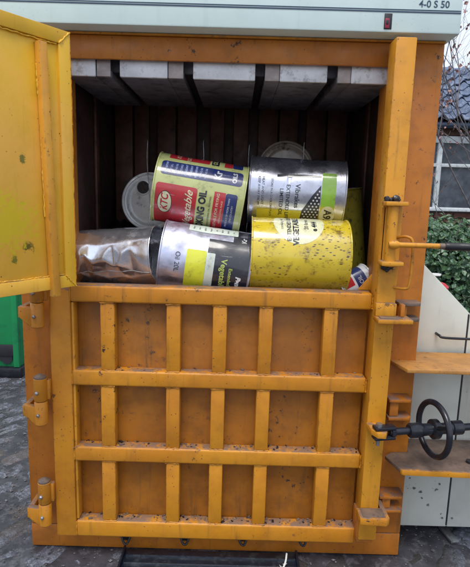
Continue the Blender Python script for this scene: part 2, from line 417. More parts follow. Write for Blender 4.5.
# tie holes in the sill with wire hooks
for X in (-.36, -.153, .05, .26):
    z = .030+(X+.36)*.02
    h = tube('tie_hook', spline([(X-.014, -.012, z+.018), (X-.004, -.022, z-.004), (X+.008, -.022, z-.006), (X+.016, -.012, z+.012)], 4), .004, M['grease_and_shade'], B, 8)
    box('tie_plate', (X-.013, -.008, z-.004), (X+.013, -.0042, z+.016), M['grease_and_shade'], h, .001)

# clamp post on the right
po = box('clamp_post', (.431, -.100, .120), (.490, -.030, 1.682), M['post'], B, .004)
bm = prism_bm([(.425, .105), (.480, .105), (.4885, .135), (.4885, .214), (.4245, .214)], -.094, -.034, 'y', .004)
finish(bm, 'post_foot', M['frame'], po)
bm = prism_bm([(.418, -.156), (.500, -.162), (.512, -.150), (.512, -.02), (.4975, -.02), (.4975, -.1005), (.418, -.1005)], .215, .238, 'z', .002)
finish(bm, 'foot_bracket', M['orange'], po)
box('dirt_patch', (.428, -.150, .2382), (.500, -.104, .2402), M['ledge'], po, .0008)
box('bracket_plate', (.424, -.160, .872), (.528, -.101, .886), M['orange'], po, .003)
box('dirt_patch', (.434, -.150, .8862), (.500, -.122, .8885), M['ledge'], po, .0008)
box('bracket_upright', (.426, -.120, .8865), (.488, -.1005, .926), M['post'], po, .002)
box('bracket_upright', (.500, -.125, .887), (.512, -.101, .925), M['frame'], po, .002)
# lugs on the frame
for z, x0 in ((.912, .515), (.862, .515), (.592, .510), (.530, .512), (.250, .505), (.200, .508)):
    bm = prism_bm([(x0, -.060), (.580, -.058), (.588, -.045), (.588, -.0005), (x0, -.0005)], z-.005, z+.005, 'z', .0015)
    lg = finish(bm, 'lug', M['ledge'] if z in (.912, .862) else M['frame'], B)
for z0, z1 in ((.868, .906), (.536, .586), (.206, .244)):
    box('lug_block', (.516, -.050, z0), (.545, -.0005, z1), M['frame'], B, .003)

# latch: tube between two brackets, lever, pull handle
lt = tube('latch_tube', [(.452, -.128, 1.040), (.452, -.128, 1.228)], .0150, M['post'], B, 20)
box('latch_guide', (.4275, -.100, 1.055), (.4375, -.0995, 1.21), M['orange'], lt, 0)
for z in (1.223, 1.050):
    box('tube_bracket', (.424, -.152, z-.007), (.488, -.1005, z+.006), M['post'], lt, .003)
gb = bmesh.new()
for (x0, z0, s) in [(.436, 1.234, .009), (.447, 1.233, .007), (.462, 1.236, .011), (.470, 1.232, .006), (.443, 1.036, .010), (.455, 1.032, .008), (.464, 1.036, .007), (.452, 1.026, .006)]:
    q = bmesh.new(); bmesh.ops.create_icosphere(q, subdivisions=3, radius=s)
    for v in q.verts: v.co *= 1+.35*noise.noise(v.co*140+Vector((x0*50, 0, z0*30))); v.co.y *= .7
    q.transform(Matrix.Translation((x0, -.112, z0))); m2 = bpy.data.meshes.new('t'); q.to_mesh(m2); q.free(); gb.from_mesh(m2); bpy.data.meshes.remove(m2)
finish(gb, 'grease_lump', M['grease_and_shade'], lt, 60)
lv = tube('lever_rod', [(.462, -.150, 1.106), (.640, -.152, 1.105)], .0078, M['post'], B, 14)
tube('lever_boss', [(.440, -.149, 1.106), (.450, -.150, 1.106), (.462, -.150, 1.106), (.470, -.150, 1.106)], [.008, .0125, .0125, .008], M['post'], lv, 16)
tube('lever_sleeve', [(.585, -.1515, 1.1053), (.606, -.1517, 1.1052)], .0088, M['ledge'], lv, 14)
tube('lever_grip', [(.600, -.1517, 1.1053), (.604, -.1518, 1.1052), (.96, -.156, 1.103), (.966, -.156, 1.103)], [.009, .0115, .0115, .008], M['blackrub'], lv, 18)
tube('pull_handle', spline([(.478, -.098, 1.123), (.500, -.122, 1.128), (.516, -.128, 1.112), (.519, -.128, 1.05), (.516, -.128, .985), (.505, -.122, .973), (.480, -.098, .973)], 5), .0043, M['orange'], B, 12)

# side shelf arms
def arm(z, poly, mat, th=.012):
    o = finish(prism_bm(poly, z-th, z, 'z', .002), 'shelf_arm', mat, B); return o
a1 = arm(.712, [(.545, .030), (.520, -.004), (.548, -.092), (1.02, -.100), (1.02, .10), (.609, .10), (.609, -.002), (.56, -.002)], M['armpaint'])
finish(prism_bm([(.550, -.060), (1.0, -.066), (1.0, -.052), (.552, -.046)], .690, .6995, 'z'), 'arm_stiffener', M['frame'], a1)
a2 = arm(.386, [(.520, -.030), (.545, -.112), (1.02, -.128), (1.02, .10), (.609, .10), (.609, -.002), (.55, -.002)], M['ledge'])
finish(prism_bm([(.5455, -.1125), (1.02, -.1285), (1.02, -.1385), (.549, -.1225)], .370, .388, 'z', .001), 'arm_edge', M['orange'], a2)
for a, z, X in ((a1, .712, .80), (a2, .386, .79)):
    tube('arm_bolt', [(X, -.06, z), (X, -.06, z+.008)], .012, M['grease_and_shade'], a, 6)

# handwheel clamp
AX = Vector((math.cos(R(11)), math.sin(R(11)), 0)); W0 = Vector((.636, -.118, .528)); V90 = Vector((-AX.y, AX.x, 0)); UP = Vector((0, 0, 1))
def ax(t): return W0+AX*t
sp_ = tube('clamp_screw', [ax(-.150), ax(.45)], .0115, M['black'], B, 16)
tube('fork_collar', [ax(-.085), ax(-.080), ax(-.050), ax(-.046)], [.019, .0235, .0235, .019], M['black'], sp_, 20)
tube('screw_sleeve', [ax(-.050), ax(-.045), ax(-.01), ax(.022), ax(.025)], [.016, .020, .0185, .021, .018], M['black'], sp_, 20)
tube('screw_sleeve', [ax(.025), ax(.06), ax(.062), ax(.095), ax(.098)], [.0175, .0185, .0225, .0225, .018], M['black'], sp_, 20)
tube('wheel_hub', [ax(-.008), ax(-.005), ax(.012), ax(.016)], [.026, .031, .031, .024], M['black'], sp_, 24)
bm = bmesh.new(); N_, S_ = 56, 14; RW = .084; rings = []
for i in range(N_):
    a = 2*math.pi*i/N_; rd = V90*math.cos(a)+UP*math.sin(a); c = W0+rd*RW
    rings.append([bm.verts.new(c+(rd*math.cos(2*math.pi*k/S_)+AX*math.sin(2*math.pi*k/S_))*.0095) for k in range(S_)])
for i in range(N_):
    for k in range(S_): bm.faces.new((rings[i][k], rings[i][(k+1)%S_], rings[(i+1)%N_][(k+1)%S_], rings[(i+1)%N_][k]))
finish(bm, 'wheel_rim', M['black'], sp_)
SPK = V90*math.cos(R(-27))+UP*math.sin(R(-27))
for s in (1, -1): tube('wheel_spoke', [W0+SPK*s*.01, W0+SPK*s*RW], .0075, M['black'], sp_, 10)
# clevis: black fork round a yellow eye plate, held by a bolt
for dz in (-.016, .016):
    m_ = Matrix.Translation(ax(-.168)+UP*dz) @ Matrix.Rotation(R(11), 4, 'Z')
    box('fork_cheek', (-.034, -.015, -.005), (.034, .015, .005), M['black'], sp_, .003, 2, m_)
box('fork_bridge', (.022, -.0145, -.0105), (.036, .0145, .0105), M['black'], sp_, .002, 2, Matrix.Translation(ax(-.168)) @ Matrix.Rotation(R(11), 4, 'Z'))
pv = ax(-.186)
finish(prism_bm([(.428, -.1005), (.432, -.150), (.445, -.176), (.470, -.178), (.480, -.155), (.480, -.1005)], W0.z-.009, W0.z+.009, 'z', .002), 'eye_plate', M['post'], B)
tube('fork_bolt', [pv+UP*.021, pv+UP*.030], .011, M['steel'], sp_, 6)
tube('fork_bolt', [pv-UP*.042, pv-UP*.021], [.0055, .0065], M['steel'], sp_, 10)

# hinges on the left
def hinge(z, upper=True, lower=True, h=.080):
    X, Y = -.6085, -.085
    lo_ = tube('hinge_knuckle', [(X, Y, z-h), (X, Y, z-h+.004), (X, Y, z-.004), (X, Y, z-.001)], [.017, .0205, .0205, .018], M['orange'], B, 20)
    bm = prism_bm([(-.664, z-.012), (-.612, z-.018), (-.612, z-h+.004), (-.632, z-h+.006), (-.648, z-h+.028), (-.664, z-h+.032)], -.098, -.076, 'y', .003)
    finish(bm, 'hinge_leaf', M['orange'], lo_)
    finish(prism_bm([(-.664, z-h+.032), (-.648, z-h+.032), (-.648, z-.014), (-.664, z-.014)], -.0755, -.0005, 'y', .002), 'hinge_leaf', M['orange'], lo_)
    tube('grease_nipple', [(X-.003, Y-.019, z-.042), (X-.003, Y-.024, z-.042), (X-.003, Y-.027, z-.042)], [.006, .0055, .003], M['steel'], lo_, 10)
    if upper:
        up_ = tube('hinge_knuckle', [(X, Y, z+.001), (X, Y, z+.004), (X, Y, z+h-.006), (X, Y, z+h-.004)], [.018, .0205, .0205, .018], M['orange'], B, 20)
        finish(prism_bm([(-.600, z+.004), (-.5795, z+.004), (-.5795, z+h-.012), (-.600, z+h-.012)], -.0835, -.066, 'y', .002), 'hinge_leaf', M['orange'], up_)
        tube('hinge_pin', [(X, Y, z+h-.004), (X, Y, z+h+.001), (X, Y, z+h+.007), (X, Y, z+h+.009)], [.0195, .0190, .009, .006], M['ledge'], up_, 16)
        tube('grease_nipple', [(X-.004, Y-.019, z+.032), (X-.004, Y-.024, z+.032), (X-.004, Y-.027, z+.032)], [.0065, .006, .003], M['steel'], up_, 10)
hinge(.215); hinge(.572)
hinge(.893); hinge(1.53)

# upper door, swung open towards the viewer
DM = Matrix(((DU.x, DN.x, 0, DX), (DU.y, DN.y, 0, DY), (0, 0, 1, 0), (0, 0, 0, 1)))   # local: x along door, y out of the inner face, z up
DZ0, DZ1 = .957, 1.657; DL = 1.02
ud = box('upper_door', (.030, -.060, DZ0+.030), (DL-.03, -.008, DZ1-.030), M['yellow'], B, .001, 2, DM)
def dbox(n, lo, hi, mat='yellow', bev=.003): return box(n, lo, hi, M[mat], ud, bev, 2, DM)
E_ = .0005
# folded rim with mitred corners
def rim(poly): 
    b = prism_bm(poly, -.075, 0, 'y', .002); b.transform(DM); return finish(b, 'door_rim', M['yellow'], ud)
wd = .037
rim([(0, DZ0), (wd, DZ0+wd), (wd, DZ1-wd), (0, DZ1)])
rim([(DL, DZ0), (DL, DZ1), (DL-wd, DZ1-wd), (DL-wd, DZ0+wd)])
rim([(.0008, DZ0), (DL-.0008, DZ0), (DL-wd, DZ0+wd-.0008), (wd, DZ0+wd-.0008)])
rim([(.0008, DZ1), (wd, DZ1-wd+.0008), (DL-wd, DZ1-wd+.0008), (DL-.0008, DZ1)])
b = box_bm((-.012, 0, 0), (.012, .022, .672), .002)
b.transform(DM @ Matrix.Translation((.076, -.007, .938)) @ Matrix.Rotation(R(1.6), 4, 'Y'))
finish(b, 'door_stiffener', M['stiff'], ud)
def bead(p0, p1, n, r=.0022, gaps=0, nm='weld_bead', mat='yellow', amp=.0012):
    p0, p1 = Vector(p0), Vector(p1); pts = []
    for k in range(n+1):
        p = p0.lerp(p1, k/n)+Vector((random.uniform(-amp, amp), 0, random.uniform(-amp, amp))); pts.append(DM @ p)
    finish(tube_bm(pts, [r*random.uniform(.5, 1.4) for _ in pts], 6), nm, M[mat], ud, 60)
bead((0.001, 0, DZ0+.001), (wd, 0, DZ0+wd), 14, .0022)
bead((0.001, 0, DZ1-.001), (wd, 0, DZ1-wd), 14, .0022)
bead((wd, -.004, DZ0+wd+.002), (.40, -.004, DZ0+wd+.002), 70, .0018)
bead((wd+.004, -.004, DZ1-wd-.003), (.40, -.004, DZ1-wd-.003), 70, .0018)
bead((.1025, -.004, 1.47), (.1035, -.004, 1.595), 30, .0028)
bead((.0955, -.004, 1.16), (.0985, -.004, 1.40), 30, .0016)
bead((.0005, .0002, DZ0+.02), (.0005, .0002, DZ1-.02), 80, .0012, mat='post')

# ================================================================== TINS
def arrange(root, loc, rot): root.rotation_euler = rot; root.location = loc
class Tin:
    """local x = axis, -y = the side that faces the yard, +z up"""
    def __init__(s, name, label, loc, rot, L, Rd, body, dents=(), facets=(), seed=0, caps=(1, 1), capmat=None, creases=0, cat='tin'):
        s.L, s.R, s.seed, s.dents, s.creases = L, Rd, seed, dents, creases; s.facets = facets
        s.root = empty(name, (0, 0, 0), label, cat); s.name = name
        NU, NA = 64, 96; bm = bmesh.new(); rows = []
        prof = [(-L/2, .0025), (-L/2+.0018, .0032), (-L/2+.0045, .0025), (-L/2+.006, 0)] + [(-L/2+.006+(L-.012)*k/NU, 0) for k in range(1, NU)] + [(L/2-.006, 0), (L/2-.0045, .0025), (L/2-.0018, .0032), (L/2, .0025)]
        for (x, e) in prof: rows.append([bm.verts.new(s.pt(x, 2*math.pi*k/NA, e)) for k in range(NA)])
        for i in range(len(rows)-1):
            for k in range(NA):
                bm.faces.new((rows[i][k], rows[i][(k+1)%NA], rows[i+1][(k+1)%NA], rows[i+1][k]))
        s.body = finish(bm, 'tin_body', body, s.root, 50)
        for side, cp in zip((-1, 1), caps):
            bm = bmesh.new(); rr = []
            if cp: pr = [(.0, .0025), (.0, -.002), (-.006, -.004), (-.006, -.018), (-.0035, -.021), (-.0035, -.03), (-.0055, -.034), (-.0055, -.06), (-.0045, -.064), (-.0045, -.09)]
            else: pr = [(.0, .0025), (-.001, -.002), (-.010, -.0015), (-.05, -.0015)]
            for (dx, dr) in pr:
                rr.append([bm.verts.new(s.pt(side*(L/2+dx), 2*math.pi*k/NA, dr)) for k in range(NA)])
            for i in range(len(rr)-1):
                for k in range(NA): bm.faces.new((rr[i][k], rr[i][(k+1)%NA], rr[i+1][(k+1)%NA], rr[i+1][k]))
            if cp: bm.faces.new(rr[-1])
            finish(bm, 'tin_end' if cp else 'torn_rim', capmat or TINMETAL, s.root, 50)
        s.loc, s.rot = loc, rot
        arrange(s.root, loc, rot)
    def pt(s, x, a, e=0):
        r = s.R
        a_ = (a+math.pi)%(2*math.pi)-math.pi
        for (dx, da, w_, wa, dep) in s.dents:
            q = ((x-dx)/w_)**2+(((a_-da+math.pi)%(2*math.pi)-math.pi)/wa)**2
            r -= dep*math.exp(-q)
        if s.creases:
            p = Vector((x*9, math.cos(a)*1.3, math.sin(a)*1.3))+Vector((s.seed, 0, 0))
            n1 = abs(noise.noise(p*1.3)); n2 = abs(noise.noise(p*3+Vector((5, 5, 5))))
            end = min(1, (s.L/2-abs(x))/.03)
            r -= s.creases*(.7*(1-min(1, n1*3))+.3*(1-min(1, n2*3)))*(.25+.75*max(0, end))
        for (fa, fd, fs, fx) in s.facets:
            q = math.cos(a_-fa)
            if q > .25: r = min(r, (fd+fs*abs(x-fx))/q)
        r += .0006*noise.noise(Vector((x*14+s.seed, math.cos(a)*2, math.sin(a)*2)))
        r += e
        return Vector((x, -r*math.cos(a), r*math.sin(a)))
    def wrap(s, bm, name, mat, off=.0006, ds=.007, dxs=.02):
        ys = [v.co.y for v in bm.verts]; xs = [v.co.x for v in bm.verts]
        for ax_, lo, hi, st_ in ((1, min(ys), max(ys), ds), (0, min(xs), max(xs), dxs)):
            n_ = int((hi-lo)/st_)
            for k in range(1, n_+1):
                c = [0, 0, 0]; c[ax_] = lo+k*(hi-lo)/(n_+1); nn = [0, 0, 0]; nn[ax_] = 1
                bmesh.ops.bisect_plane(bm, geom=bm.verts[:]+bm.edges[:]+bm.faces[:], plane_co=c, plane_no=nn)
        for v in bm.verts: v.co = s.pt(v.co.x, v.co.y/s.R, off)
        return finish(bm, name, mat, s.root if s.root else None, 60)
    def patch(s, name, x0, x1, s0, s1, mat, off=.0006, rad=0.0):
        bm = bmesh.new(); pts = []
        if rad <= 0: pts = [(x0, s0), (x1, s0), (x1, s1), (x0, s1)]
        else:
            for cx, cy, a0 in ((x1-rad, s0+rad, -90), (x1-rad, s1-rad, 0), (x0+rad, s1-rad, 90), (x0+rad, s0+rad, 180)):
                for k in range(6): a = R(a0+90*k/5); pts.append((cx+rad*math.cos(a), cy+rad*math.sin(a)))
        bm.faces.new([bm.verts.new((a, b, 0)) for a, b in pts]); return s.wrap(bm, name, mat, off)
    def poly(s, name, pts, mat, off=.0006):
        bm = bmesh.new(); bm.faces.new([bm.verts.new((a, b, 0)) for a, b in pts]); return s.wrap(bm, name, mat, off)
    def oval(s, name, cx, cs, rx, rs, mat, off=.0008):
        return s.poly(name, [(cx+rx*math.cos(2*math.pi*k/36), cs+rs*math.sin(2*math.pi*k/36)) for k in range(36)], mat, off)
    def text(s, txt, x, sc_, size, mat, up=True, shear=0, bold=0, off=.0012, w=1, align='CENTER', extra=0):
        bm = text_bm(txt, size, shear, bold, align, 1, w)
        a = R(90 if up else -90)+extra
        bm.transform(Matrix.Translation((x, sc_, 0)) @ Matrix.Rotation(a, 4, 'Z')); return s.wrap(bm, 'lettering', mat, off, .010, .04)

def tinmetal(name, col=(.62, .64, .68), rough=.22, dirt=.5, bands=True):
    t = NT(name).obj_coords()
    c = t.mix(t.ramp(t.noise(9, 5), .4, .7), col, tuple(v*.72 for v in col))
    c = t.mix(t.math('MULTIPLY', t.ramp(t.noise(38, 7, .75), .52, .68), dirt), c, (.16, .12, .09))
    t.setc(c); t.metal(.92); t.setr(t.ramp(t.noise(16, 6, .7), .3, .7, rough*.7, rough*2.0))
    t.bump(t.math('ADD', t.noise(18, 4), t.math('MULTIPLY', t.noise(90, 3), .2)), .35, .002)
    return t.m
TINMETAL = tinmetal('bright_tinplate', (.66, .68, .78), .20, .3)
DULL = tinmetal('dull_tinplate', (.55, .54, .52), .38, .5)
FOIL = tinmetal('shiny_crushed_tinplate', (.90, .92, 1.0), .17, .12)
LILAC = tinmetal('lilac_silver_coating', (.62, .64, .80), .33, .2)
def litho(name, col, rough=.3, speck=0, metal=0, dirt=(.06, .05, .03), dd=.25):
    t = NT(name).obj_coords()
    c = t.mix(t.ramp(t.noise(8, 5), .35, .7), col, tuple(v*.8 for v in col))
    c = t.mix(t.math('MULTIPLY', t.ramp(t.noise(30, 7, .75), .52, .68), min(1, dd*1.6)), c, dirt)
    scr = t.math('MULTIPLY', t.ramp(t.noise(1, 5, .75, t.mapped((9, 150, 150))), .60, .66), t.ramp(t.noise(7, 4), .50, .60))
    c = t.mix(t.math('MULTIPLY', scr, .7), c, (.42, .42, .42))
    if speck:
        sp = t.ramp(t.vor(speck, t.mapped((.75, 1.7, 1.7))), .30, .20)
        s2 = t.ramp(t.math('ADD', t.vor(speck*.55, t.mapped((.6, 1.9, 1.9), (3, 3, 3))), t.math('MULTIPLY', t.noise(50, 2), .25)), .30, .22)
        sp = t.math('MAXIMUM', t.math('MULTIPLY', sp, t.ramp(t.noise(10, 3), .40, .56)), t.math('MULTIPLY', s2, t.ramp(t.noise(17, 2), .5, .6)))
        c = t.mix(t.math('MULTIPLY', sp, .9), c, (.06, .035, .01))
    t.setc(c); t.metal(metal); t.setr(t.ramp(t.noise(20, 5), .3, .7, rough*.7, rough*1.6)); t.bump(t.noise(60, 4), .12, .002)
    t.b.inputs['Coat Weight'].default_value = 1; t.b.inputs['Coat Roughness'].default_value = .10
    return t.m
PALE = litho('pale_green_print', (.58, .62, .24)); RED = litho('red_print', (.55, .025, .035)); NAVY = litho('navy_print', (.018, .035, .16))
CREAMP = litho('cream_print', (.80, .80, .52)); BLK = litho('black_print', (.015, .017, .03), .4); LIME = litho('lime_print', (.32, .62, .05))
YSPK = litho('speckled_yellow_print', (.70, .54, .03), .25, 70, 0, (.22, .14, .02), .7); YEL2 = litho('yellow_print', (.72, .62, .04)); YTAG = litho('lime_yellow_tag', (.72, .75, .03), .5)
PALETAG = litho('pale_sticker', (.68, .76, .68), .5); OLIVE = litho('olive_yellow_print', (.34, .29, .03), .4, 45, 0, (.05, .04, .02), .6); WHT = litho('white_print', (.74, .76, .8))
WLID = litho('white_lid_enamel', (.80, .83, .83), .35, 0, 0, (.2, .18, .15), .5); BROWNEND = litho('stained_grey_end', (.36, .31, .26), .5, 0, .3, (.08, .05, .04), .8)
LTBLUE = litho('pale_blue_print', (.42, .52, .85)); PGREEN = litho('pale_green_lettering', (.45, .55, .12))

# --- cooking oil tin, upper left
t = Tin('cooking_oil_tin', 'pale green cooking oil tin with red and navy labels lying on its side', (-.131, .205, 1.236), (R(-4), R(8.2), R(1)), .308, .119, PALE, dents=[(.15, -.5, .05, .5, .006), (-.05, 2, .06, .6, .01)], seed=1)
Q = t.R
def sa(dg): return R(dg)*Q
t.patch('printed_panel', -.136, .138, sa(18), sa(45), NAVY, .0005, .012)
t.patch('printed_panel', -.142, -.004, sa(-95), sa(4), RED, .0005, .010)
t.patch('printed_panel', .052, .090, sa(-95), sa(4), RED, .0005, .0)
t.patch('printed_panel', .0905, .130, sa(-95), sa(4), NAVY, .0005, .008)
t.patch('printed_panel', -.118, .020, sa(54), sa(112), RED, .0005, .006)
t.patch('printed_panel', .026, .052, sa(54), sa(112), BLK, .0005, .0)
t.patch('printed_panel', .070, .098, sa(54), sa(112), RED, .0005, .0)
t.patch('printed_panel', .0985, .133, sa(54), sa(112), NAVY, .0005, .006)
t.oval('badge', -.108, sa(-27), .0245, .040, BLK, .0008); t.oval('badge', -.108, sa(-27), .0225, .0375, CREAMP, .0011)
t.text('KTC', -.108, sa(-27), .034, RED, True, .25, .0008, .0016, .85)
t.text('Vegetable', -.030, sa(-37), .036, CREAMP, True, .45, .0004, .0010)
t.text('COOKING OIL', .016, sa(-44), .033, BLK, True, 0, .0013, .0010, .88)
t.text('VEGETABLE COOKING OIL 20 LITRES', .042, sa(-40), .008, BLK, True, off=.0010, w=1.1)
t.text('SUITABLE FOR FRYING', .066, sa(-30), .013, CREAMP, True, 0, 0, .0010)
t.text('KEEP IN A COOL PLACE', .081, sa(-30), .008, CREAMP, True, 0, 0, .0010)
t.text('PRODUCE OF MORE THAN', .104, sa(-30), .009, WHT, True, 0, 0, .0010); t.text('ONE COUNTRY', .117, sa(-30), .009, WHT, True, 0, 0, .0010)
t.text('Kr', .056, sa(32), .034, WHT, True, 0, .001, .0010)
t.text('OILS', .112, sa(32), .020, WHT, True, 0, .0008, .0010); 
random.seed(4)
for k in range(9):
    x = -.118+k*.0165
    t.text(random.choice(['FRYING OIL', 'BEST BEFORE', 'NET 20 L', 'INGREDIENT', 'STORE COOL', 'VEGETABLE']), x, sa(31.5), .0092, LTBLUE, True, 0, .0002, .0010, .85)
t.text('VEGETABLE', -.050, sa(66), .018, CREAMP, True, .3, 0, .0010); t.text('KTC', -.085, sa(66), .02, CREAMP, True, .2, 0, .0010)
t.text('OIL', .039, sa(64), .02, PALE, True, 0, .0006, .0010)

# --- silver tin with green band, upper right
t = Tin('silver_oil_tin', 'silver tin with green band and black dotted panel on top of the heap', (.212, .262, 1.249), (R(6), R(2.2), R(-4)), .335, .121, TINMETAL,
        dents=[(-.055, 1.0, .045, .38, .008), (.12, -.6, .04, .4, .003)], facets=[(1.0, .108, .22, -.045), (.55, .1165, .30, -.03), (1.35, .112, .10, .05)], seed=2)
Q = t.R
t.patch('printed_panel', .082, .130, sa(-80), sa(42), LIME, .0005, 0)
t.patch('printed_panel', .082, .130, sa(-110), sa(-15), YEL2, .0008, .0)
t.oval('badge', .108, sa(-30), .026, .036, CREAMP, .0011)
t.text('A95', .108, sa(-33), .036, BLK, False, 0, .0012, .0016, .95)
t.patch('printed_panel', -.135, .079, sa(-90), sa(-24), YEL2, .0005, 0)
t.poly('dotted_panel', [(.079, sa(20)), (.079, sa(-85)), (.005, sa(-85)), (.020, sa(-24)), (.050, sa(2))], BLK, .0010)
t.poly('dotted_panel', [(-.072, sa(30)), (.079, sa(33)), (.079, sa(36)), (.03, sa(37)), (-.072, sa(35))], BLK, .0006)
dots = bmesh.new()
def inpoly(x, y, P_):
    c = False
    for i in range(len(P_)):
        (x1, y1), (x2, y2) = P_[i], P_[i-1]
        if (y1 > y) != (y2 > y) and x < (x2-x1)*(y-y1)/(y2-y1)+x1: c = not c
    return c
PL = [(.076, sa(14)), (.076, sa(-85)), (.009, sa(-85)), (.024, sa(-24)), (.052, sa(-2))]
for i in range(-2, 12):
    for j in range(-20, 3):
        x, y = i*.0125+(j%2)*.00625, j*.0105
        if inpoly(x, y, PL): dots.faces.new([dots.verts.new((x+.0032*math.cos(a*math.pi/4), y+.0032*math.sin(a*math.pi/4), 0)) for a in range(8)])
for v in dots.verts: v.co = t.pt(v.co.x, v.co.y/Q, .0014)
finish(dots, 'print_dots', WHT, t.root, 60)
t.text('Vibrakes', .000, sa(0), .024, BLK, False, 0, .0003, .0012)
t.text('EXTENDED LIFE', -.032, sa(-12), .018, BLK, False, 0, .0002, .0012)
t.text('LIMITED OIL', -.054, sa(-12), .018, BLK, False, 0, .0002, .0012)
t.text('STORE IN A COOL DRY PLACE', -.088, sa(-6), .010, BLK, False, 0, 0, .0012)
t.text('KEEP AWAY FROM', -.132, sa(6), .012, BLK, False, 0, 0, .0012); t.text('HEAT AND LIGHT', -.118, sa(6), .012, BLK, False, 0, 0, .0012)

# --- speckled yellow tin, front right
t = Tin('yellow_oil_tin', 'bright yellow oil tin with dark specks and a cream oval, nearest on the right', (.210, .120, 1.036), (R(0), R(0.8), R(0)), .324, .126, YSPK, dents=[(.05, -1, .08, .4, .003)], seed=3)
Q = t.R
t.oval('badge', -.008, sa(64), .083, .090, CREAMP, .0007)
t.text('EXTENDED LIFE', -.040, sa(56), .018, BLK, True, 0, .0005, .0012)
t.text('VEGETABLE', -.018, sa(52), .026, BLK, True, 0, .0010, .0012, 1.0)
t.text('20 litres', .016, sa(62), .018, BLK, True, 0, .0002, .0012)
t.text('e 444', .042, sa(58), .024, BLK, True, 0, .0009, .0012)
t.text('cooking oil', -.064, sa(62), .014, BLK, True, 0, .0, .0012)
for k in range(3): t.text('-', .10+k*.012, sa(62-k*4), .02, BLK, True, 0, 0, .0012)

# --- lilac silver and black tin, front middle
t = Tin('black_silver_tin', 'half silver, half black oil tin with a lime yellow tag', (-.103, .118, 1.006), (R(0), R(7.2), R(1.5)), .300, .121, LILAC, dents=[(-.08, .3, .05, .35, .003)], facets=[(.15, .1165, .12, -.085), (-.5, .117, .10, -.13), (1.05, .1175, .04, .0)], seed=4, creases=.0012)
Q = t.R
t.patch('printed_panel', .004, .143, sa(-100), sa(47), BLK, .0005, 0)
t.patch('printed_panel', .082, .143, sa(47), sa(80), BLK, .0005, 0)
t.patch('sticker', -.068, .096, sa(60), sa(83), PALETAG, .0012, .004)
for k in range(8):
    t.text(random.choice(['Batch', '20L', 'BB 09', 'No 4']), -.052+k*.019, sa(70), .008, BLK, True, 0, 0, .0020)
t.patch('tag', -.062, .002, sa(-75), sa(24), YTAG, .0012, .004); t.patch('tag', .0025, .030, sa(-75), sa(22), PALETAG, .0013, .003)
t.text('Vegetable', .060, sa(-9), .026, PGREEN, False, 0, .0006, .0013)
t.text('Extended Life', .084, sa(-18), .016, PGREEN, False, 0, .0003, .0013)
t.text('Pantry', .112, sa(-22), .022, WHT, False, .2, .0012, .0013)
t.text('Kr', .118, sa(52), .022, WHT, True, 0, .0006, .0013)
t.text('Oil 20L', -.090, sa(2), .022, BLK, False, 0, 0, .0012)

# --- plain crushed shiny tin, front left
t = Tin('crushed_shiny_tin', 'plain shiny crushed tin with an open dark end, leftmost on the heap', (-.432, .110, 1.012), (R(0), R(-5), R(-9)), .352, .099, FOIL,
        dents=[(.0, -.35, .075, .16, .016), (.095, -.55, .03, .35, .015), (-.125, -.25, .035, .22, .013), (-.02, -.95, .12, .22, .014), (.13, -.2, .025, .5, .006), (-.07, -.62, .04, .12, .008)], facets=[(-.60, .078, .14, .02), (-.95, .076, .05, -.1), (-.15, .080, .30, -.10), (-.30, .078, .40, .105), (.9, .092, .03, .0), (.30, .094, .14, -.03), (-.45, .074, .55, -.05), (.0, .086, .35, .05)], seed=5, caps=(1, 0), creases=.0018, capmat=FOIL)
bm = bmesh.new(); pts = [t.pt(-.17+.34*k/30, R(-28), .0008) for k in range(31)]; tube_bm(pts, .0009, 6, bm); finish(bm, 'side_seam', DULL, t.root, 60)
bm = bmesh.new(); bm.faces.new([bm.verts.new(t.pt(.115, 2*math.pi*k/40, -.004)) for k in range(40)]); finish(bm, 'tin_inside', M['grease_and_shade'], t.root, 0)

# --- tin with white lid turned to the viewer
def facing_tin(name, label, loc, rot, L, Rd, body, cap, hole=None):
    t = Tin(name, label, loc, rot, L, Rd, body, seed=6, caps=(0, 1))
    # lid rings on the -x end (turned to the camera)
    bm = bmesh.new(); N = 72; rr = []
    prof = [(0, Rd+.003), (-.004, Rd+.004), (-.006, Rd), (-.004, Rd-.004), (.002, Rd-.006), (.004, Rd-.012), (.001, Rd-.017), (.0, Rd-.022), (.003, Rd-.026), (.004, Rd-.034), (.004, Rd-.06), (.004, .01)]
    for dx, r in prof: rr.append([bm.verts.new((-L/2+dx, -r*math.cos(2*math.pi*k/N), r*math.sin(2*math.pi*k/N))) for k in range(N)])
    for i in range(len(rr)-1):
        for k in range(N): bm.faces.new((rr[i][k], rr[i][(k+1)%N], rr[i+1][(k+1)%N], rr[i+1][k]))
    bm.faces.new(rr[-1]); lid = finish(bm, 'lid', cap, t.root, 40)
    if hole:
        hy, hz, hr = hole
        def ring(r0, x0): return [(x0, hy-r0*math.cos(2*math.pi*k/32), hz+r0*math.sin(2*math.pi*k/32)) for k in range(32)]
        bm = bmesh.new(); R_ = [[bm.verts.new(p) for p in ring(a, -L/2+b)] for a, b in ((hr+.006, .004), (hr+.005, -.002), (hr+.001, -.003), (hr, .0))]
        for i in range(3):
            for k in range(32): bm.faces.new((R_[i][k], R_[i][(k+1)%32], R_[i+1][(k+1)%32], R_[i+1][k]))
        finish(bm, 'spout_collar', cap, t.root, 40)
        bm = bmesh.new(); bm.faces.new([bm.verts.new(p) for p in ring(hr, -L/2+.001)]); finish(bm, 'spout_hole', M['grease_and_shade'], t.root, 0)
    return t
t = facing_tin('white_lidded_tin', 'upright-facing tin with dented white lid and round black spout hole', (-.330, .50, 1.194), (0, R(4), R(84)), .22, .108, DULL, WLID, hole=(.028, .054, .024))
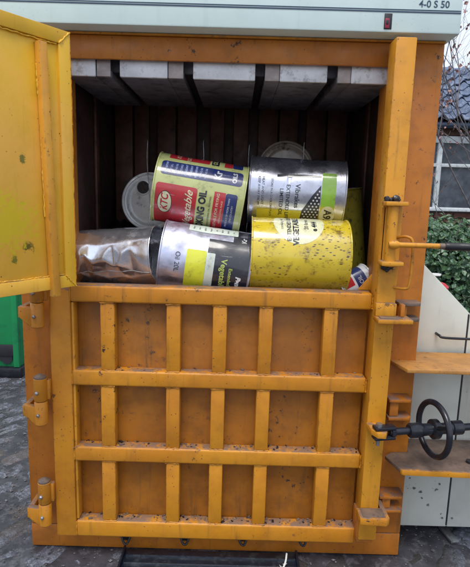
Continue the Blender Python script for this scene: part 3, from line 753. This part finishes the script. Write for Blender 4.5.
# torn tab in the middle of the lid
bm = bmesh.new()
for k in range(5):
    a = k*1.3; c = Vector((-.11-.001-.003*(k % 2), -.02+.012*math.cos(a), -.012+.010*math.sin(a)))
    vs = [bm.verts.new(c+Vector((random.uniform(-.008, .002), random.uniform(-.016, .016), random.uniform(-.012, .012)))) for _ in range(3)]
    bm.faces.new(vs)
finish(bm, 'torn_tab', BROWNEND, t.root, 0)
facing_tin('grey_ended_tin', 'tin behind the silver one with only its stained grey round end showing', (.178, .60, 1.335), (0, R(2), R(97)), .24, .112, DULL, BROWNEND)
# --- olive tin standing at the back right
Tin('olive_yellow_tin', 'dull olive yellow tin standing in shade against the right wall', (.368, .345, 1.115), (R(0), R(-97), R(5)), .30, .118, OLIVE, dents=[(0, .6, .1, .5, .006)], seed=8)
# --- small tin bottom right
t = Tin('small_striped_tin', 'small tin with white, red and navy stripes squashed in the corner', (.398, .090, .950), (R(0), R(-24), R(18)), .12, .044, WHT, seed=9, dents=[(0, .4, .04, .6, .006)])
t.patch('printed_panel', -.045, -.008, R(8)*t.R, R(75)*t.R, RED, .0005); t.patch('printed_panel', .0, .038, R(-80)*t.R, R(110)*t.R, NAVY, .0005)
t.text('OIL', .018, R(20)*t.R, .02, WHT, True, 0, 0, .001)

# --- compacted scrap under and behind the tins
bm = bmesh.new(); NX, NY = 150, 90; G_ = []
for j in range(NY+1):
    row = []
    for i in range(NX+1):
        X = -.555+1.05*i/NX; Y = .006+.705*j/NY
        base = .870+.02*min(1, Y*4)+max(0, Y-.22)*.40 + .14*math.exp(-((X-.2)/.14)**2-((Y-.55)/.12)**2)
        p = Vector((X*16, Y*16, 1.3))
        c = (1-abs(noise.noise(p))*2.2)*.022+(1-abs(noise.noise(p*2.7))*2)*.010
        cut = 0
        row.append(bm.verts.new((X, Y, base+c)))
    G_.append(row)
for j in range(NY):
    for i in range(NX): bm.faces.new((G_[j][i], G_[j][i+1], G_[j+1][i+1], G_[j+1][i]))
MS = plain('crushed_dark_scrap', (.06, .055, .055), .4, .5, .6, 18, .6, ((.015, .012, .012), .8))
o = finish(bm, 'crushed_scrap', MS, None, 25); o['kind'] = 'stuff'; o['label'] = 'dark compacted scrap filling the chamber under the tins'; o['category'] = 'scrap'

# --- yellow corner gusset at the right of the chamber mouth
finish(prism_bm([(.395, .9465), (.4445, .9465), (.4445, 1.000), (.436, .998)], -.012, -.004, 'y', .001), 'corner_gusset', M['orange'], B)

# ================================================================== THINGS ROUND THE BALER
# cream cabinet on the right
cb = empty('cream_cabinet', (.80, .13, GZ), 'cream steel cabinet with sloping top and black handle, right of the orange baler', 'cabinet')
def cfin(bm, n, m, par=None, **k):
    o = finish(bm, n, m, None, **k); o.parent = par or cb
    if not par: o.matrix_parent_inverse = cb.matrix_world.inverted()
    return o
FY = .118
body = prism_bm([(.615, .022), (1.30, .022), (1.30, .52), (1.14, .545), (.615, 1.052)], FY+.006, .78, 'y', .003)
cfin(body, 'cabinet_body', M['cream'])
cfin(prism_bm([(.617, .700), (.818, .700), (.8175, .853), (.617, 1.046)], FY, FY+.0055, 'y', .0015), 'upper_panel', M['cream'])
cfin(prism_bm([(.617, .026), (.818, .026), (.818, .686), (.617, .686)], FY, FY+.0055, 'y', .0015), 'cabinet_door', M['cream'])
cfin(prism_bm([(.8245, .026), (1.298, .026), (1.298, .52), (1.136, .542), (.8245, .845)], FY, FY+.0055, 'y', .0015), 'side_panel', M['cream'])
cfin(box_bm((.8185, FY+.002, .03), (.8240, FY+.0058, .846), 0), 'seam_gap', M['ink'])
cfin(box_bm((.617, FY+.001, .6865), (.81, FY+.0058, .6995), 0), 'handle_slot', M['ink'])
cfin(tube_bm(spline([(.712, FY, .776), (.715, FY-.022, .774), (.735, FY-.030, .768), (.86, FY-.030, .766), (.875, FY-.02, .766), (.878, FY, .766)], 5), .0045, 12), 'handle', M['black'])
cfin(box_bm((-.016, -.055, 0), (.016, .055, .010), .002, 2, Matrix.Translation((.832, .125, GZ+.002)) @ Matrix.Rotation(R(8), 4, 'Z')), 'foot_bar', M['steel'])
cfin(box_bm((.79, .16, GZ+.002), (.82, .20, .021), .002), 'foot', M['black'])
cfin(box_bm((1.24, .16, GZ+.002), (1.27, .20, .021), .002), 'foot', M['black'])
cfin(box_bm((.64, .70, GZ+.002), (.67, .74, .021), .002), 'foot', M['black'])
for X, Z in ((.632, .062), (.803, .062), (.632, .655), (.803, .655), (.84, .062)):
    cfin(tube_bm([(X, FY, Z), (X, FY-.0022, Z)], .0042, 8), 'screw', M['steel'])
# knob beyond the slope
kb = cfin(tube_bm([(.742, .19, .86), (.742, .19, .905), (.746, .185, .925), (.750, .18, .938), (.752, .178, .942)], [.008, .009, .020, .018, .006], 18), 'stop_button', M['red'])
cfin(tube_bm([(.705, .2, .92), (.708, .2, .969)], [.009, .011], 10), 'bracket_stem', M['wplastic'])
cfin(prism_bm([(.690, .18), (.735, .185), (.745, .20), (.735, .215), (.690, .22)], .969, .976, 'z', .001), 'bracket_top', M['wplastic'])

# dark ribbed tray lying in front of the sill
tr = empty('drip_tray', (-.05, -.16, GZ), 'dark blue ribbed plastic tray lying under the front of the baler', 'tray')
def tfin(bm, n, m):
    o = finish(bm, n, m, None); o.parent = tr; o.matrix_parent_inverse = tr.matrix_world.inverted(); return o
tfin(box_bm((-.365, -.42, GZ+.001), (.245, -.012, GZ+.0085), .003), 'tray_floor', M['tray'])
for y in (-.047, -.085, -.13, -.20, -.27, -.34): tfin(tube_bm([(-.35, y, GZ+.0085), (.235, y, GZ+.0085)], .0050, 8), 'tray_rib', M['tray'])
for x in (-.361, .241): tfin(box_bm((x-.004, -.42, GZ+.009), (x+.004, -.012, GZ+.022), .002), 'tray_lip', M['tray'])
# litter
lit = tube('litter_straw', spline([(.205, -.040, GZ+.028), (.198, -.075, GZ+.024), (.182, -.115, GZ+.020)], 5), .0032, M['wplastic'], None, 8)
lit['label'] = 'short white straw of litter on the dark tray'; lit['category'] = 'litter'
bm = bmesh.new()
for k in range(3):
    c = Vector((.172+.012*k, -.10+.006*k, GZ+.019)); vs = [bm.verts.new(c+Vector((random.uniform(-.01, .01), random.uniform(-.01, .01), random.uniform(0, .006)))) for _ in range(4)]
    bm.faces.new(vs)
r_ = bmesh.ops.solidify(bm, geom=bm.faces[:], thickness=.0008)
lp = finish(bm, 'litter_scrap', M['wplastic'], None, 0); lp['label'] = 'torn white paper scrap beside the straw on the dark tray'; lp['category'] = 'litter'

# green skip behind on the left
gs = empty('green_skip', (-2.2, 2.1, GZ), 'green steel waste skip with black band, behind the baler on the left', 'skip')
def gfin(bm, n, m, **k):
    o = finish(bm, n, m, None, **k); o.parent = gs; o.matrix_parent_inverse = gs.matrix_world.inverted(); return o
gfin(box_bm((-3.2, 1.66, .04), (-1.44, 2.9, 1.12), .02), 'skip_body', M['green'])
gfin(box_bm((-1.475, 1.635, .055), (-1.435, 1.659, 1.10), .006), 'corner_rib', M['green'])
gfin(box_bm((-3.2, 1.63, 1.08), (-1.42, 1.6585, 1.14), .01), 'top_rim', M['green'])
gfin(box_bm((-3.22, 1.62, GZ+.001), (-1.42, 1.72, .053), .006), 'base_rail', M['black'])
gfin(box_bm((-2.6, 1.645, .128), (-1.475, 1.6595, .208), .004), 'black_band', M['ink'])
gfin(prism_bm([(-1.60, .1275), (-1.488, .1275), (-1.49, .095), (-1.51, .075), (-1.535, .070), (-1.56, .09), (-1.585, .105)], 1.652, 1.6592, 'y'), 'torn_label', M['ink'])

# ================================================================== BUILDING beyond on the right
bd = empty('brick_outbuilding', (4, 4.5, GZ), 'low brick building with blue grey tiled roof and white windows behind bushes', 'building')
def bfin(bm, n, m, par=None, **k):
    o = finish(bm, n, m, None, **k); o.parent = par or bd
    if not par: o.matrix_parent_inverse = bd.matrix_world.inverted()
    return o
MW = plain('old_brick_wall', (.17, .085, .065), .85, 0, .5, 8, .5, ((.1, .07, .06), .5))
MBR = plain('red_brown_brick', (.22, .085, .06), .8, 0, .5, 5, .5, ((.08, .05, .05), .6))
MMO = plain('mortar', (.20, .18, .17), .9, 0, .3, 20, .4)
WX0, WX1, WZ0, WZ1 = 1.50, 5.2, 1.17, 1.97
bfin(box_bm((1.2, 4.55, GZ+.001), (WX0-.01, 4.8, 2.14), .002), 'wall', MW)
bfin(box_bm((WX1+.01, 4.55, GZ+.001), (8, 4.8, 2.14), .002), 'wall', MW)
bfin(box_bm((WX0-.009, 4.55, WZ1+.04), (WX1+.009, 4.8, 2.139), .002), 'wall', MW)
wl = bfin(box_bm((WX0-.009, 4.56, GZ+.001), (WX1+.009, 4.8, WZ0-.05), .002), 'wall', MMO)
bmsh = None
for r in range(8):
    for c in range(15):
        X = 1.55+c*.235+(r % 2)*.1175; Z = 1.075-r*.075
        if bmsh is None:
            q = bfin(box_bm((-.1075, -.012, -.0325), (.1075, .012, .0325), .004, 1), 'brick', MBR, wl); bmsh = q.data
        else:
            q = bpy.data.objects.new('brick', bmsh); COL.objects.link(q); q.parent = wl
        q.location = (X, 4.549+random.uniform(-.003, .003), Z); q.rotation_euler = (0, random.uniform(-.01, .01), random.uniform(-.01, .01))
MWF = plain('chalky_white_frame', (.80, .86, .88), .6, 0, .2, 12, .3, ((.25, .24, .22), .5))
tg = NT('dusty_window_glass'); tg.setc(tg.mix(tg.ramp(tg.noise(6, 4), .35, .7), (.035, .045, .06), (.10, .12, .15))); tg.setr(.12); MGL = tg.m
win = bfin(box_bm((WX0, 4.50, WZ0-.045), (WX1, 4.62, WZ0), .006), 'window', MWF)
for X in (WX0+.03, 2.385, 2.95, 3.52, 4.09, 4.66, WX1-.03): bfin(box_bm((X-.028, 4.535, WZ0+.001), (X+.028, 4.60, WZ1-.05), .005), 'mullion', MWF, win)
bfin(box_bm((WX0, 4.53, WZ1-.049), (WX1, 4.61, WZ1+.03), .005), 'window_head', MWF, win)
xs = [WX0+.03, 2.385, 2.95, 3.52, 4.09, 4.66, WX1-.03]
for a, b in zip(xs[:-1], xs[1:]):
    bfin(box_bm((a+.029, 4.54, 1.645), (b-.029, 4.60, 1.685), .004), 'transom', MWF, win)
    bfin(box_bm((a+.029, 4.570, WZ0+.002), (b-.029, 4.576, 1.6445), 0), 'pane', MGL, win)
    bfin(box_bm((a+.029, 4.570, 1.6855), (b-.029, 4.576, WZ1-.0505), 0), 'pane', MGL, win)
    for k in (1, 2): 
        X = a+(b-a)*k/3; bfin(box_bm((X-.007, 4.60, WZ0+.002), (X+.007, 4.612, 1.64), 0), 'inner_bar', M['steel'], win)
# roof
MT = None
t_ = NT('blue_grey_roof_tile')
c = t_.mix(t_.ramp(t_.noise(3, 5), .35, .65), (.075, .11, .19), (.12, .16, .25))
c = t_.mix(t_.math('MULTIPLY', t_.ramp(t_.noise(28, 7, .75), .5, .62), .75), c, (.33, .37, .44))
c = t_.mix(t_.math('MULTIPLY', t_.ramp(t_.noise(7, 7, .75), .58, .68), .7), c, (.12, .09, .08))
t_.setc(c); t_.setr(.55); t_.bump(t_.noise(40, 5), .5, .006); MT = t_.m
PIT = R(32); EY, EZ = 4.40, 2.14
rf = bfin(prism_bm([(EY+.05, EZ-.03), (EY+1.56*math.cos(PIT), EZ+1.56*math.sin(PIT)-.01), (EY+3.1*math.cos(PIT), EZ-.03)], 1.0, 8.2, 'x', .002), 'roof', M['ply'])
tb = bmesh.new(); ROWS, GA, TW = 9, .185, .20; prof = []
for k in range(11):
    u = k/10; prof.append((u*TW, .030*math.cos(u*2*math.pi)*.9+.012*math.cos(u*4*math.pi)))
lo_, hi_ = [], []
TL = .235
for layer, dz in ((0, 0), (1, -.014)):
    for e in (0, 1):
        lst = [tb.verts.new((x, e*TL, z+dz+(.018 if e == 0 else 0))) for x, z in prof]; (lo_ if e == 0 else hi_).append(lst)
for k in range(10):
    tb.faces.new((lo_[0][k], lo_[0][k+1], hi_[0][k+1], hi_[0][k])); tb.faces.new((lo_[0][k], lo_[1][k], lo_[1][k+1], lo_[0][k+1]))
tme = bpy.data.meshes.new('roof_tile'); bmesh.ops.recalc_face_normals(tb, faces=tb.faces[:]); tb.to_mesh(tme); tb.free(); tme.materials.append(MT)
tme.polygons.foreach_set('use_smooth', [True]*len(tme.polygons)); tme.set_sharp_from_angle(angle=R(45))
for r in range(ROWS):
    for c_ in range(33):
        o = bpy.data.objects.new('roof_tile', tme); COL.objects.link(o); o.parent = rf
        tt = r*GA-.03; o.location = (1.1+c_*TW, EY+tt*math.cos(PIT)+random.uniform(-.006, .006), EZ+.045+tt*math.sin(PIT)+random.uniform(-.004, .004))
        o.rotation_euler = (PIT-.035+random.uniform(-.02, .02), random.uniform(-.03, .03), random.uniform(-.03, .03))
bfin(tube_bm([(1.0, EY+.03, EZ-.03), (8.2, EY+.03, EZ-.03)], .035, 12), 'gutter', M['stripe'])
rb = bmesh.new()
for c_ in range(24):
    tube_bm([(1.05+c_*.3, EY+1.56*math.cos(PIT), EZ+1.58*math.sin(PIT)), (1.05+c_*.3+.29, EY+1.56*math.cos(PIT), EZ+1.58*math.sin(PIT)+.008)], [.07, .078], 12, rb)
bfin(rb, 'ridge_tiles', MT, rf)

# ================================================================== PLANTS
def leafmat(name, a, b, c3):
    t = NT(name); oi = t.noise(19, 3); c = t.mix(t.ramp(oi, .42, .56), a, b); c = t.mix(t.ramp(t.noise(37, 2), .56, .66), c, c3)
    t.setc(c); t.setr(.38); t.b.inputs['Subsurface Weight'].default_value = 0; return t.m
ML = leafmat('ivy_leaf', (.028, .075, .036), (.065, .14, .05), (.16, .26, .20))
MRL = leafmat('withered_red_leaf', (.24, .11, .10), (.30, .15, .13), (.15, .10, .10))
MTW = plain('grey_twig_bark', (.20, .18, .19), .8, 0, .4, 30, .3)
def leaf(V, F, p, n, s, rr, asp=.8):
    n = n.normalized(); a = Vector((rr.uniform(-1, 1), rr.uniform(-1, 1), rr.uniform(-1, 1))); u = (a-n*a.dot(n)).normalized(); v = n.cross(u)
    i = len(V)
    for (x, y, z) in ((-.5, 0, 0), (-.15, .38*asp, .10), (.15, .42*asp, .08), (.55, 0, -.12), (.15, -.42*asp, .08), (-.15, -.38*asp, .10), (0, 0, 0)):
        V.append(p+u*x*s+v*y*s+n*z*s)
    F += [(i+6, i, i+1), (i+6, i+1, i+2), (i+6, i+2, i+3), (i+6, i+3, i+4), (i+6, i+4, i+5), (i+6, i+5, i)]
def mk(name, V, F, mat, parent, stuff=True):
    me = bpy.data.meshes.new(name); me.from_pydata([tuple(v) for v in V], [], F); me.materials.append(mat); me.update()
    o = bpy.data.objects.new(name, me); COL.objects.link(o); o.parent = parent; o.matrix_parent_inverse = parent.matrix_world.inverted()
    if stuff: o['kind'] = 'stuff'
    return o
rr = random.Random(11)
hg = empty('ivy_hedge', (2.4, 3.1, GZ), 'dense dark green ivy hedge below the white window', 'hedge')
V, F = [], []
def hsurf(x, y):   # hedge height
    return 1.02+.10*noise.noise(Vector((x*2.1, y*2, 0)))+.06*noise.noise(Vector((x*6, y*6, 3)))
for _ in range(19000):
    X = rr.uniform(1.0, 5.2)
    fr = rr.random()
    if fr < .68:
        Z = rr.uniform(0, 1)**.8; top = hsurf(X, 2.7); Z *= top
        Y = 2.62+.16*noise.noise(Vector((X*3, Z*3, 1)))+.09*noise.noise(Vector((X*9, Z*9, 5)))+rr.uniform(-.02, .14)+.22*max(0, Z/top-.7)
        n = Vector((rr.uniform(-1.1, 1.1), -1, rr.uniform(-.6, 1.2)))
    else:
        Y = rr.uniform(2.75, 3.7); Z = hsurf(X, Y)+rr.uniform(-.12, .03); n = Vector((rr.uniform(-.6, .6), rr.uniform(-.9, .2), 1))
    leaf(V, F, Vector((X, Y, Z)), n, rr.uniform(.028, .066), rr)
mk('leaves', V, F, ML, hg)
V, F = [], []
for _ in range(9000):   # inner dark leaves and stalks fill
    X = rr.uniform(1.0, 5.2); Y = rr.uniform(2.85, 3.6); Z = rr.uniform(0, .93)
    leaf(V, F, Vector((X, Y, Z)), Vector((rr.uniform(-1, 1), -1, rr.uniform(-1, 1))), .09, rr)
mk('inner_leaves', V, F, ML, hg)
bm = bmesh.new()
for _ in range(70):
    X = rr.uniform(1.1, 4.6); p = Vector((X, 2.75, 0)); pts = [p]
    for k in range(7): p = p+Vector((rr.uniform(-.09, .09), rr.uniform(-.05, .04), rr.uniform(.08, .2))); pts.append(p.copy())
    tube_bm(pts, [.007-.0008*k for k in range(8)], 5, bm)
o = finish(bm, 'stem', MTW, None); o.parent = hg; o.matrix_parent_inverse = hg.matrix_world.inverted()
# bare twiggy tree with a few red leaves
tw = empty('twiggy_tree', (3.4, 3.9, GZ), 'bare thin-branched tree with withered red leaves in front of the tiled roof', 'tree')
bm = bmesh.new(); tips = []
def grow(p, d, L, r, lev):
    pts = [p.copy()]; n = 7
    for k in range(n):
        d = (d+Vector((rr.uniform(-.16, .16), rr.uniform(-.14, .12), rr.uniform(-.13, .12)))).normalized()
        p = p+d*L/n; pts.append(p.copy())
        if lev < 4 and k > 0 and rr.random() < (.72 if lev else .9):
            nd = (d+Vector((rr.uniform(-.9, .9), rr.uniform(-.6, .5), rr.uniform(-.35, .7)))).normalized()
            grow(p, nd, L*rr.uniform(.45, .7), r*.55, lev+1)
        if lev >= 2: tips.append((p.copy(), lev))
    tube_bm(pts, [r*(1-.08*k) for k in range(n+1)], 5 if lev else 9, bm)
for (bx, by, dx) in ((3.05, 3.85, -.30), (3.3, 3.95, -.55), (2.75, 3.8, -.06), (3.6, 4.0, .2)):
    grow(Vector((bx, by, GZ)), Vector((dx, 0, 1)).normalized(), 2.7, .013, 0)
o = finish(bm, 'branches', MTW, None); o.parent = tw; o.matrix_parent_inverse = tw.matrix_world.inverted()
print('tips', len(tips), 'branch faces', len(o.data.polygons))
V, F = [], []
for p, lev in tips:
    if rr.random() < .13:
        for _ in range(rr.choice((1, 1, 2, 3))): leaf(V, F, p+Vector((rr.uniform(-.03, .03),)*3), Vector((rr.uniform(-1, 1), -1, rr.uniform(-1, 1))), rr.uniform(.018, .040), rr, .9)
mk('withered_leaves', V, F, MRL, tw)
sc.render.resolution_x = 849; sc.render.resolution_y = 1024
